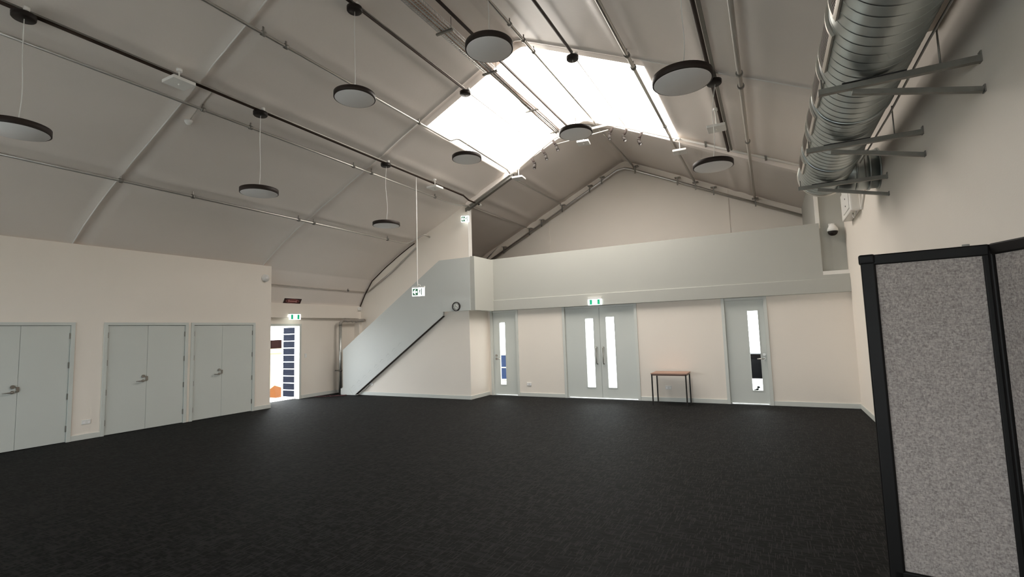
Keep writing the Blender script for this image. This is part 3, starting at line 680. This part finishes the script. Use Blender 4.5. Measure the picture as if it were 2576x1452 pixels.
# ------------------------------------------------------------------ exit signs
def man(mb, ox, oz, s, y):
    """running figure of flat strokes"""
    def st(a, b, w):
        a, b = Vector((ox+a[0]*s, y, oz+a[1]*s)), Vector((ox+b[0]*s, y, oz+b[1]*s))
        mb.bar(a, b, 0.003, w*s, (b-a).cross(Vector((0, 1, 0))))
    st((0.0, 0.05), (0.06, 0.35), 0.16); st((0.06, 0.33), (0.22, 0.18), 0.09); st((0.06, 0.33), (-0.16, 0.24), 0.09)
    st((0.0, 0.05), (0.17, -0.14), 0.11); st((0.17, -0.14), (0.12, -0.40), 0.10); st((0.0, 0.05), (-0.12, -0.18), 0.11); st((-0.12, -0.18), (-0.34, -0.22), 0.10)
    mb.lathe([(0.0, -0.002), (0.085*s, -0.002), (0.085*s, 0.002), (0, 0.002)], 12, (ox+0.13*s, y, oz+0.47*s), 'y')
def sign_face(t, w, h, kind):
    # local: x to the right, facing -y
    MB().box(-w/2, w/2, -0.005, 0.02, -h/2, h/2).build('lit_panel', 'sign_white', t, bevel=0.004)
    if kind == 'run':
        for x0, x1 in ((-0.37, -0.19), (0.19, 0.37)):
            MB().box(x0*w, x1*w, -0.010, -0.006, -0.42*h, 0.42*h).build('green_panel', 'sign_green', t)
        mb = MB(); man(mb, 0.0, 0.0, h*0.62, -0.0085); mb.build('running_figure', 'sign_white', t)
    else:
        MB().box(-0.44*w, -0.02*w, -0.010, -0.006, -0.40*h, 0.40*h).build('green_panel', 'sign_dark_green', t)
        a = MB(); x = -0.40*w
        a.prism([(x, 0), (x+0.15*w, 0.29*h), (x+0.22*w, 0.29*h), (x+0.12*w, 0.08*h), (x+0.33*w, 0.08*h), (x+0.33*w, -0.08*h), (x+0.12*w, -0.08*h), (x+0.22*w, -0.29*h), (x+0.15*w, -0.29*h)], 'y', -0.014, -0.010)
        a.build('arrow', 'sign_white', t)
        mb = MB(); man(mb, 0.13*w, 0.0, h*0.62, -0.008); mb.box(0.25*w, 0.31*w, -0.010, -0.006, -0.38*h, 0.42*h); mb.build('running_figure', 'sign_figure', t)
t = thing('exit_sign', 'lit green and white exit sign above the open exit door', 'exit sign', (-11.02, 8.68, 2.165), rz=PI/2)
sign_face(t, 0.34, 0.145, 'run'); MB().box(-0.17, 0.17, 0.0, 0.04, 0.07, 0.10).build('housing', 'white_plastic', t)
t = thing('exit_sign', 'lit green and white exit sign above the double doors', 'exit sign', (-3.55, 10.85, 2.225))
sign_face(t, 0.33, 0.135, 'run'); MB().box(-0.16, 0.16, -0.02, 0.03, 0.066, 0.115).build('housing', 'white_plastic', t)
t = thing('exit_sign', 'hanging exit sign with white left arrow on a long cord', 'exit sign', (-6.82, 8.53, 2.54), rz=0.25)
sign_face(t, 0.29, 0.185, 'arrow'); MB().box(-0.145, 0.145, -0.02, 0.05, 0.092, 0.125).build('housing', 'white_plastic', t)
MB().tube([(-0.02, 0.015, 0.12), (-0.02, 0.015, 0.16), (-0.025, 0.015, 0.2), (-0.02, 0.015, 1.4), (-0.02, 0.015, roofz(-6.82)-2.54-0.13)], 0.011, 8).build('cord', 'white_plastic', t)
MB().tube([(-0.02, 0.015, 0.15), (0.01, 0.015, 0.165), (0.04, 0.015, 0.15), (0.045, 0.015, 0.12)], 0.006, 6).build('cord_loop', 'white_plastic', t)
t = thing('exit_sign', 'small lit exit sign on top of the stair wall end', 'exit sign', (-7.11, 10.93, 4.68), rz=0.35)
sign_face(t, 0.22, 0.17, 'arrow'); MB().box(-0.10, 0.10, -0.01, 0.05, 0.085, 0.115).build('housing', 'white_plastic', t)

# red oval sign on the vault foot
def ang(y): return y
rs = thing('wall_sign', 'dark red sign with pink lettering in an oval above the exit door', 'sign', (-11.045, 8.61, 2.585), rz=PI/2)
rs.rotation_euler = (0.52, 0, PI/2)
MB().box(-0.275, 0.275, -0.008, 0.008, -0.085, 0.085).build('frame', 'white_paint', rs)
MB().box(-0.26, 0.26, -0.013, -0.007, -0.073, 0.073).build('board', 'sign_dark', rs)
def oval(a, b, n=32): return [(a*math.cos(2*PI*k/n), b*math.sin(2*PI*k/n)) for k in range(n)]
MB().prism(oval(0.20, 0.058), 'y', -0.0145, -0.0125).build('oval_rim', 'sign_pink', rs)
MB().prism(oval(0.192, 0.052), 'y', -0.016, -0.014).build('oval', 'sign_red', rs)
x = -0.135
for k, (wd, z0, z1) in enumerate(((0.03, -0.022, 0.03), (0.028, -0.02, 0.014), (0.032, -0.02, 0.016), (0.026, -0.02, 0.014), (0.03, -0.02, 0.015), (0.03, -0.02, 0.014), (0.026, -0.02, 0.016), (0.028, -0.034, 0.026))):
    MB().box(x, x+wd, -0.018, -0.0155, z0, z1).build('letter', 'sign_pink', rs); x += wd+0.005

# ------------------------------------------------------------------ clock
t = thing('wall_clock', 'round black-rimmed wall clock on the band beside the stair', 'clock', (-6.79, 9.970, 2.26))
MB().lathe([(0.098, 0.0), (0.112, 0.0), (0.114, -0.03), (0.108, -0.045), (0.098, -0.04), (0.096, -0.02)], 40, (0, 0, 0), 'y').build('rim', 'black_metal', t)
MB().lathe([(0.0, -0.022), (0.099, -0.022), (0.099, -0.002), (0, -0.002)], 40, (0, 0, 0), 'y').build('dial', 'clock_face', t)
for k in range(12):
    a = k*PI/6; d = Vector((math.sin(a), 0, math.cos(a)))
    MB().bar(d*0.070+Vector((0, -0.0235, 0)), d*0.086+Vector((0, -0.0235, 0)), 0.002, 0.010, d.cross(Vector((0, 1, 0)))).build('hour_mark', 'black_metal', t)
for a, ln, w in ((-0.42, 0.045, 0.008), (1.95, 0.068, 0.006)):
    d = Vector((math.sin(a), 0, math.cos(a)))
    MB().bar(d*-0.012+Vector((0, -0.027, 0)), d*ln+Vector((0, -0.027, 0)), 0.002, w, d.cross(Vector((0, 1, 0)))).build('hand', 'black_metal', t)

# ------------------------------------------------------------------ small table
t = thing('side_table', 'small table with brown wooden top and thin black legs by the back wall', 'table', (-1.91, 10.63, 0))
MB().box(-0.355, 0.355, -0.27, 0.27, 0.632, 0.655).build('table_top', 'wood_top', t, bevel=0.003)
f = MB()
for a in (((-0.335, -0.25), (0.335, -0.25)), ((-0.335, 0.25), (0.335, 0.25)), ((-0.335, -0.25), (-0.335, 0.25)), ((0.335, -0.25), (0.335, 0.25))):
    f.bar((*a[0], 0.618), (*a[1], 0.618), 0.02, 0.026)
f.build('frame_rail', 'wood_edge', t)
for sx in (-1, 1):
    for sy in (-1, 1):
        lg = MB().box(sx*0.335-0.0125, sx*0.335+0.0125, sy*0.25-0.0125, sy*0.25+0.0125, 0.012, 0.631).build('leg', 'black_metal', t)
        MB().box(sx*0.335-0.014, sx*0.335+0.014, sy*0.25-0.014, sy*0.25+0.014, 0, 0.02).build('foot_cap', 'dark_rubber', lg)

# ------------------------------------------------------------------ outlets, switch, cords
def outlet(loc, rz, label, w=0.125, h=0.078):
    t = thing('power_outlet', label, 'power outlet', loc, rz=rz)
    MB().box(-w/2, w/2, -0.012, 0, -h/2, h/2).build('plate', 'white_plastic', t, bevel=0.003)
    for s in (-1, 1):
        MB().box(s*w*0.27-0.016, s*w*0.27+0.016, -0.0145, -0.0115, -0.026, 0.012).build('socket', 'diffuser', t)
        MB().box(s*w*0.12-0.006, s*w*0.12+0.006, -0.017, -0.0115, 0.016, 0.030).build('switch', 'diffuser', t)
    return t
outlet((XL, 4.10, 0.29), PI/2, 'white power outlet low between the two left cupboards')
outlet((-5.36, YB, 0.30), 0, 'white power outlet low between left door and double doors')
outlet((-2.03, YB, 0.30), 0, 'white power outlet behind the small table')
OUT4 = outlet((-9.71, 10.085, 0.30), 0, 'white power outlet with a cord under the staircase')
cord = MB().tube([(a+9.71, b-10.06, c-0.30) for a, b, c in [(-9.74, 10.03, 0.28), (-9.78, 10.0, 0.27), (-9.85, 10.0, 0.18), (-9.98, 10.01, 0.12), (-10.06, 10.01, 0.05), (-10.14, 9.99, 0.012), (-10.2, 9.93, 0.008)]], 0.008, 8)
cord.build('cord', 'grey_cord', OUT4)
t = thing('light_switch', 'white light switch right of the open exit door', 'light switch', (XW, 9.16, 1.13), rz=PI/2)
MB().box(-0.035, 0.035, -0.011, 0, -0.057, 0.057).build('plate', 'white_plastic', t, bevel=0.003)
MB().box(-0.010, 0.010, -0.016, -0.010, -0.018, 0.018).build('rocker', 'diffuser', t)
pts = []
for k in range(60):
    s = k/59; pts.append((-11.05+0.62*s+0.05*math.sin(s*23), 9.35+0.52*s+0.13*math.sin(s*31)*s, 0.008+0.003*(k % 2)))
tag(MB().tube(pts, 0.008, 6).build('extension_cord', 'red_cord'), 'dark red extension cord lying at the foot of the stair', 'cord')

# ------------------------------------------------------------------ downpipe and wrapped pipe
t = thing('downpipe', 'shiny steel downpipe in the corner beside the stair foot', 'downpipe', (-10.98, 10.17, 0))
MB().tube([(0, 0, 0), (0, 0, 1.95)], 0.042, 16).build('pipe', 'galvanised', t)
MB().tube([(0, 0, 0.62), (0, 0, 0.67)], 0.052, 16).build('collar', 'strut_steel', t)
MB().box(-0.20, -0.03, -0.015, 0.015, 0.63, 0.66).build('wall_bracket', 'strut_steel', t)
MB().tube([(0, 0, 1.94), (0.0, 0.01, 2.01), (0, 0.06, 2.06), (0, 0.14, 2.075)], 0.047, 14).build('elbow', 'insulation', t)
pts = [(0.01*math.sin(k*1.7), 0.12+k*0.07, 2.075+0.008*math.sin(k*2.3)) for k in range(9)]
MB().tube(pts+[(0.07, 0.78, 2.08), (0.16, 0.79, 2.08)], [0.045+0.008*(k % 2) for k in range(11)], 12).build('wrapped_pipe', 'insulation', t)
tag(MB().box(-10.90, -10.83, 10.2, 10.24, 0, 1.2).build('cable_duct', 'dark_rubber'), 'dark upright conduit behind the foot of the stair panel', 'conduit')

# ------------------------------------------------------------------ round duct
DX, DZ, DR = 0.797, 3.665, 0.304
DU = thing('air_duct', 'large round spiral steel air duct along the top of the right wall', 'duct', (DX, YF, DZ))
def spiral(y0, y1, r, pitch, n=56):
    prof = [(0.0, 0.0), (0.098, 0.0), (0.102, 0.0), (0.1045, 0.0028), (0.1105, 0.0028), (0.113, 0.0), (0.117, 0.0)]
    ss = []
    y = y0-pitch
    while y < y1+pitch:
        for a, h in prof: ss.append((y+a/0.12*pitch, h))
        y += pitch
    mb = MB(); vs = []; m_ = len(ss)
    for k in range(n+1):
        th = 2*PI*k/n
        for s, h in ss:
            yy = min(max(s+pitch*k/n, y0), y1)
            vs.append(((r+h)*math.cos(th), yy, (r+h)*math.sin(th)))
    fs = [(k*m_+j, k*m_+j+1, (k+1)*m_+j+1, (k+1)*m_+j) for k in range(n) for j in range(m_-1)]
    mb.add(vs, fs, True)
    return mb
spiral(0.02, 8.0-YF, DR, 0.115).build('duct_tube', 'duct_steel', DU)
MB().lathe([(0.0, 8.0-YF+0.004), (DR+0.004, 8.0-YF+0.004), (DR+0.010, 8.0-YF), (DR+0.010, 8.0-YF-0.09), (DR+0.002, 8.0-YF-0.092)], 56, (0, 0, 0), 'y').build('end_cap', 'grille_frame', DU)
for y in (2.3, 5.20, 6.75):
    MB().lathe([(DR, -0.035), (DR+0.012, -0.032), (DR+0.012, 0.032), (DR, 0.035)], 56, (0, y-YF, 0), 'y').build('coupling_band', 'duct_steel', DU)
def curved(y0, y1, a0, a1, r0, r1, n=10):
    vs = []
    for k in range(n+1):
        th = math.radians(a0+(a1-a0)*k/n); c, s = math.cos(th), math.sin(th)
        vs += [(r0*c, y0, r0*s), (r1*c, y0, r1*s), (r1*c, y1, r1*s), (r0*c, y1, r0*s)]
    fs = []
    for k in range(n):
        a = 4*k; b = a+4
        fs += [(a, a+1, b+1, b), (a+1, a+2, b+2, b+1), (a+2, a+3, b+3, b+2), (a+3, a, b, b+3)]
    fs += [(0, 3, 2, 1), (4*n, 4*n+1, 4*n+2, 4*n+3)]
    return MB().add(vs, fs)
GR = [(1.62, 2.18), (2.36, 2.92), (3.08, 3.64), (3.83, 4.38), (4.56, 5.09), (5.32, 5.80), (6.02, 6.54), (6.85, 7.31)]
for y0, y1 in GR:
    y0 -= YF; y1 -= YF
    g = MB()
    for q in (curved(y0, y0+0.025, 148, 205, DR+0.001, DR+0.02), curved(y1-0.025, y1, 148, 205, DR+0.001, DR+0.02), curved(y0+0.025, y1-0.025, 199, 205, DR+0.001, DR+0.02, 2), curved(y0+0.025, y1-0.025, 148, 154, DR+0.001, DR+0.02, 2)):
        g.add(q.v, q.f)
    fr = g.build('grille_frame', 'grille_frame', DU)
    curved(y0+0.025, y1-0.025, 154, 199, DR+0.001, DR+0.008).build('grille_panel', 'grille_paint', fr)
    hl = None
    for k in range(1, 16):
        yy = y0+0.03+(y1-y0-0.06)*k/16
        q = curved(yy-0.004, yy+0.004, 156, 197, DR+0.006, DR+0.013, 6)
        b = q.build('louvre_blade', 'grille_paint', fr)
# side branch into the wall
MB().tube([(0.12, 7.70-YF, -0.10), (0.30, 7.70-YF, -0.10), (0.575, 7.70-YF, -0.10)], 0.25, 40).build('branch', 'duct_steel', DU)
for x in (0.31, 0.45, 0.555):
    MB().tube([(x, 7.70-YF, -0.10), (x+0.022, 7.70-YF, -0.10)], 0.265, 40).build('branch_collar', 'duct_steel', DU)
# wall brackets
BK = None
for i, y in enumerate((1.4, 2.83, 4.25, 5.66, 7.21)):
    if i == 0 or i == 1: continue
    lab = {2: 'steel strut bracket under the duct, nearest the camera', 3: 'steel strut bracket under the duct, middle of three', 4: 'steel strut bracket under the far end of the duct'}[i]
    t = thing('duct_bracket', lab, 'bracket', (XR_, y, 3.325), 'duct brackets on the right wall')
    a = MB().box(-0.93, 0, -0.021, 0.021, -0.022, 0.022); a.build('strut_arm', 'strut_steel', t)
    MB().bar((-0.72, 0.0, -0.045), (-0.01, 0.0, -0.215), 0.036, 0.036).build('brace', 'strut_steel', t)
    MB().box(-0.008, 0, -0.024, 0.024, -0.026, 0.05).build('wall_plate', 'strut_steel', t)
    MB().box(-0.008, 0, -0.024, 0.024, -0.235, -0.185).build('brace_plate', 'strut_steel', t)
    MB().tube([(-0.21, 0, 0.02), (-0.21, 0, 0.30)], 0.006, 6).build('threaded_rod', 'strut_steel', t)
    MB().tube([(-0.905, 0, 0.02), (-0.905, 0, 0.10)], 0.006, 6).build('threaded_rod', 'strut_steel', t)
    MB().box(-0.78, -0.40, -0.03, 0.03, 0.020, 0.028).build('dark_strip', 'dark_rubber', t)  # thin dark strip on the arm below the duct
# cable clipped along the back of the duct, stepped nib on the wall
tag(MB().tube([(1.10, YF, 3.56), (1.13, 2.0, 3.53), (1.115, 4.25, 3.54), (1.125, 5.6, 3.53), (1.115, 7.2, 3.54)], 0.010, 6).build('duct_cable', 'grey_cord'), 'thin pale cable running along the wall side of the duct', 'cable')
tag(MB().box(1.20, XR_, YF, 5.04, 3.97, 4.15).build('trim_9', 'wall_cream'), 'upper cream nib on the right wall behind the duct', 'nib', kind='structure')
tag(MB().box(1.24, XR_, YF, 5.34, 4.15, 4.30).build('trim_10', 'wall_cream'), 'small cream step above the nib on the right wall', 'nib', kind='structure')

# ------------------------------------------------------------------ wall box and dome camera at the right end
t = thing('wall_box', 'white boxed unit with two screws high on the right wall', 'wall unit', (XR_, 9.6, 3.45))
MB().box(-0.14, 0, -0.5, 0.5, -0.13, 0.33).build('body', 'white_paint', t, bevel=0.02)
MB().box(-0.155, -0.135, -0.42, 0.20, -0.07, 0.33).build('cover', 'white_plastic', t, bevel=0.006)
for z in (0.02, 0.14): MB().lathe([(0.0, -0.162), (0.012, -0.161), (0.013, -0.154)], 10, (0, -0.12, z), 'x').build('screw', 'dark_rubber', t)
MB().tube([(-0.08, -0.25, -0.12), (-0.085, -0.27, -0.19), (-0.08, -0.33, -0.22), (-0.07, -0.40, -0.19), (-0.06, -0.42, -0.12)], 0.010, 8).build('cable_loop', 'grey_cord', t)
t = thing('dome_camera', 'white dome camera with black globe above the right end of the balcony', 'camera', (1.165, YG, 3.34))
MB().box(-0.05, 0.05, -0.02, 0, 0.02, 0.14).build('wall_plate', 'white_plastic', t, bevel=0.006)
MB().tube([(0, -0.01, 0.08), (0, -0.08, 0.09), (0, -0.12, 0.07)], 0.035, 14).build('arm', 'white_plastic', t)
MB().lathe([(0.0, 0.10), (0.045, 0.09), (0.062, 0.06), (0.085, 0.02), (0.094, -0.03), (0.0, -0.03)], 28, (0, -0.13, 0)).build('housing', 'white_plastic', t)
MB().lathe([(0.0, -0.115), (0.035, -0.11), (0.062, -0.092), (0.078, -0.062), (0.082, -0.031), (0.0, -0.031)], 28, (0, -0.13, 0)).build('globe', 'black_metal', t)
t = thing('shelf_bracket', 'white triangular bracket on the right wall beside the boxed unit', 'bracket', (XR_, 9.0, 3.30))
MB().box(-0.03, 0, -0.02, 0.02, 0, 0.28).build('post', 'white_paint', t)
MB().box(-0.03, 0, -0.46, -0.02, 0.255, 0.28).build('arm', 'white_paint', t)
MB().bar((-0.015, -0.03, 0.03), (-0.015, -0.44, 0.262), 0.02, 0.022).build('brace', 'white_paint', t)

# ------------------------------------------------------------------ folding partition screen
PS = thing('partition_screen', 'folding partition with grey fabric panels in black frames on the right', 'partition', (0.0, 0.0, 0))
def panel(p0, p1, left_cap, pw):
    p0, p1 = Vector((*p0, 0)), Vector((*p1, 0)); d = (p1-p0); w = d.length; rz = math.atan2(d.y, d.x)
    pn = bpy.data.objects.new('panel', None); COL.objects.link(pn); pn.parent = PS; pn.location = p0; pn.rotation_euler = (0, 0, rz); pn.empty_display_size = 0.05
    H = 2.0; T = 0.032
    MB().box(pw-0.007, w-0.035, -0.012, 0.012, 0.14, H-0.055).build('fabric_panel', 'screen_fabric', pn)
    f = MB().box(0.0, pw, -T, T, 0.06, H-0.03); f.build('side_post', 'partition_black', pn, bevel=0.012, seg=3)
    MB().box(w-0.04, w-0.008, -T*0.9, T*0.9, 0.06, H-0.03).build('side_post', 'partition_black', pn, bevel=0.006)
    MB().box(0.02, w-0.01, -T, T, H-0.062, H).build('top_rail', 'partition_black', pn, bevel=0.008, seg=3)
    MB().box(0.02, w-0.01, -T, T, 0.06, 0.15).build('bottom_rail', 'partition_black', pn, bevel=0.008)
    if left_cap: MB().box(-0.008, 0.075, -T-0.006, T+0.006, H-0.055, H+0.004).build('corner_cap', 'partition_black', pn, bevel=0.012, seg=3)
    for s in ((0.46, 0.49), ): MB().box(w-0.115, w-0.085, -0.012, 0.012, H, H+0.012).build('clip', 'strut_steel', pn)
    for x in (0.05, w-0.05): 
        MB().tube([(x, -0.02, 0.03), (x, 0.02, 0.03)], 0.03, 14).build('castor', 'dark_rubber', pn)
        MB().box(x-0.03, x+0.03, -0.16 if x < 0.1 else -0.024, 0.16 if x < 0.1 else 0.024, 0.058, 0.075).build('foot', 'partition_black', pn)
panel((0.52, 3.68), (1.105, 3.60), True, 0.075)
panel((1.108, 3.592), (1.33, 3.04), False, 0.03)
MB().tube([(1.108, 3.598, 0.06), (1.108, 3.598, 1.998)], 0.024, 14).build('hinge_post', 'partition_black', PS)
for z in (0.4, 1.0, 1.6):
    MB().tube([(1.112, 3.585, z), (1.112, 3.585, z+0.08)], 0.012, 8).build('hinge', 'partition_black', PS)

# ------------------------------------------------------------------ foyer behind the doors and the yard outside
tag(MB().box(-11.4, -11.3, 11.21, YFAR, 0, ZS).build('wall_foyer', 'white_paint'), 'white foyer wall glimpsed through the door glass', 'wall', kind='structure')
tag(MB().box(-11.3, 1.37, 11.13, 15.6, -0.12, 0.0).build('floor_foyer', 'concrete'), 'pale foyer floor glimpsed through the door glass', 'floor', kind='structure')
tag(MB().box(-11.2, 1.37, 11.21, YFAR, 2.12, 2.15).build('foyer_bounce_board', 'white_paint'), 'unseen white foyer soffit added to bounce daylight through the door glass', 'ceiling', kind='structure')  # added out of view, bounces daylight through the glass onto the carpet
t = thing('barrier_panel', 'blue panelled barrier seen through the glass of the left door', 'barrier', (-7.62, 13.7, 0))
MB().box(-0.45, 0.45, -0.02, 0.02, 0.12, 0.46).build('lower_panel', 'blue_panel', t); MB().box(-0.45, 0.45, -0.02, 0.02, 0.50, 0.86).build('upper_panel', 'blue_panel', t)
for z in (0.08, 0.48, 0.88): MB().box(-0.47, 0.47, -0.03, 0.03, z-0.018, z+0.018).build('rail', 'white_steel', t)
for x in (-0.46, 0.46): MB().box(x-0.015, x+0.015, -0.03, 0.03, 0, 0.9).build('post', 'white_steel', t)
t = thing('storage_bin', 'black bin seen through the glass of the right door', 'bin', (-0.38, 13.2, 0))
MB().prism([(-0.42, 0.32), (0.42, 0.32), (0.45, 0.86), (-0.45, 0.86)], 'y', -0.25, 0.25).build('body', 'black_panel', t, bevel=0.01)
MB().box(-0.46, 0.46, -0.27, 0.27, 0.86, 0.90).build('lid', 'black_panel', t, bevel=0.01)
for x in (-0.38, 0.38): MB().box(x-0.02, x+0.02, -0.2, 0.2, 0, 0.33).build('leg', 'white_steel', t)
t = thing('potted_plant', 'dark little plant seen at the bottom of the right door glass', 'plant', (-0.335, 11.75, 0))
MB().lathe([(0.0, 0.0), (0.035, 0.0), (0.045, 0.07), (0.0, 0.07)], 14).build('pot', 'white_steel', t)
MB().tube([(0, 0, 0.06), (0.004, 0, 0.15), (0.0, 0, 0.24)], 0.006, 6).build('stem', 'leaf_dark', t)
for (x, z, rr) in ((-0.035, 0.19, 0.042), (0.02, 0.26, 0.035), (0.0, 0.22, 0.03)):
    MB().lathe([(0.0, -rr*0.7), (rr*0.8, -rr*0.3), (rr, 0.0), (rr*0.6, rr*0.5), (0.0, rr*0.7)], 10, (x, 0, z)).build('leaf_cluster', 'leaf_dark', t)
# yard beyond the open exit door
t = thing('boundary_wall', 'pale yellow boundary wall with brown timber top outside the exit door', 'wall', (-15.0, 11.0, -0.13))
MB().box(-0.1, 0.1, -3.5, 4.0, 0, 1.41).build('wall_body', 'yellow_render', t)
MB().box(-0.13, 0.16, -3.5, 4.0, 1.26, 1.30).build('ledge', 'yellow_render', t)
for k in range(25):
    y = -3.45+k*0.3
    MB().box(0.02, 0.06, y, y+0.285, 1.41, 1.70).build('plank', 'brown_timber', t)
t = thing('ground_cover', 'orange folded sheet lying outside the open exit door', 'sheet', (-13.4, 10.1, -0.13))
MB().add([(-0.35, -0.5, 0), (0.35, -0.45, 0), (0.38, 0.5, 0), (-0.3, 0.55, 0), (0.0, -0.25, 0.33), (0.05, 0.2, 0.16)],
         [(0, 1, 4), (1, 5, 4), (1, 2, 5), (2, 3, 5), (3, 0, 4), (3, 4, 5), (0, 3, 2, 1)]).build('sheet', 'orange_fabric', t)
MB().add([(-0.1, 0.35, 0.0), (0.35, 0.5, 0.0), (0.2, 0.9, 0.0), (0.2, 0.6, 0.2)], [(0, 1, 3), (1, 2, 3), (2, 0, 3), (0, 2, 1)]).build('fold', 'orange_fabric', t)
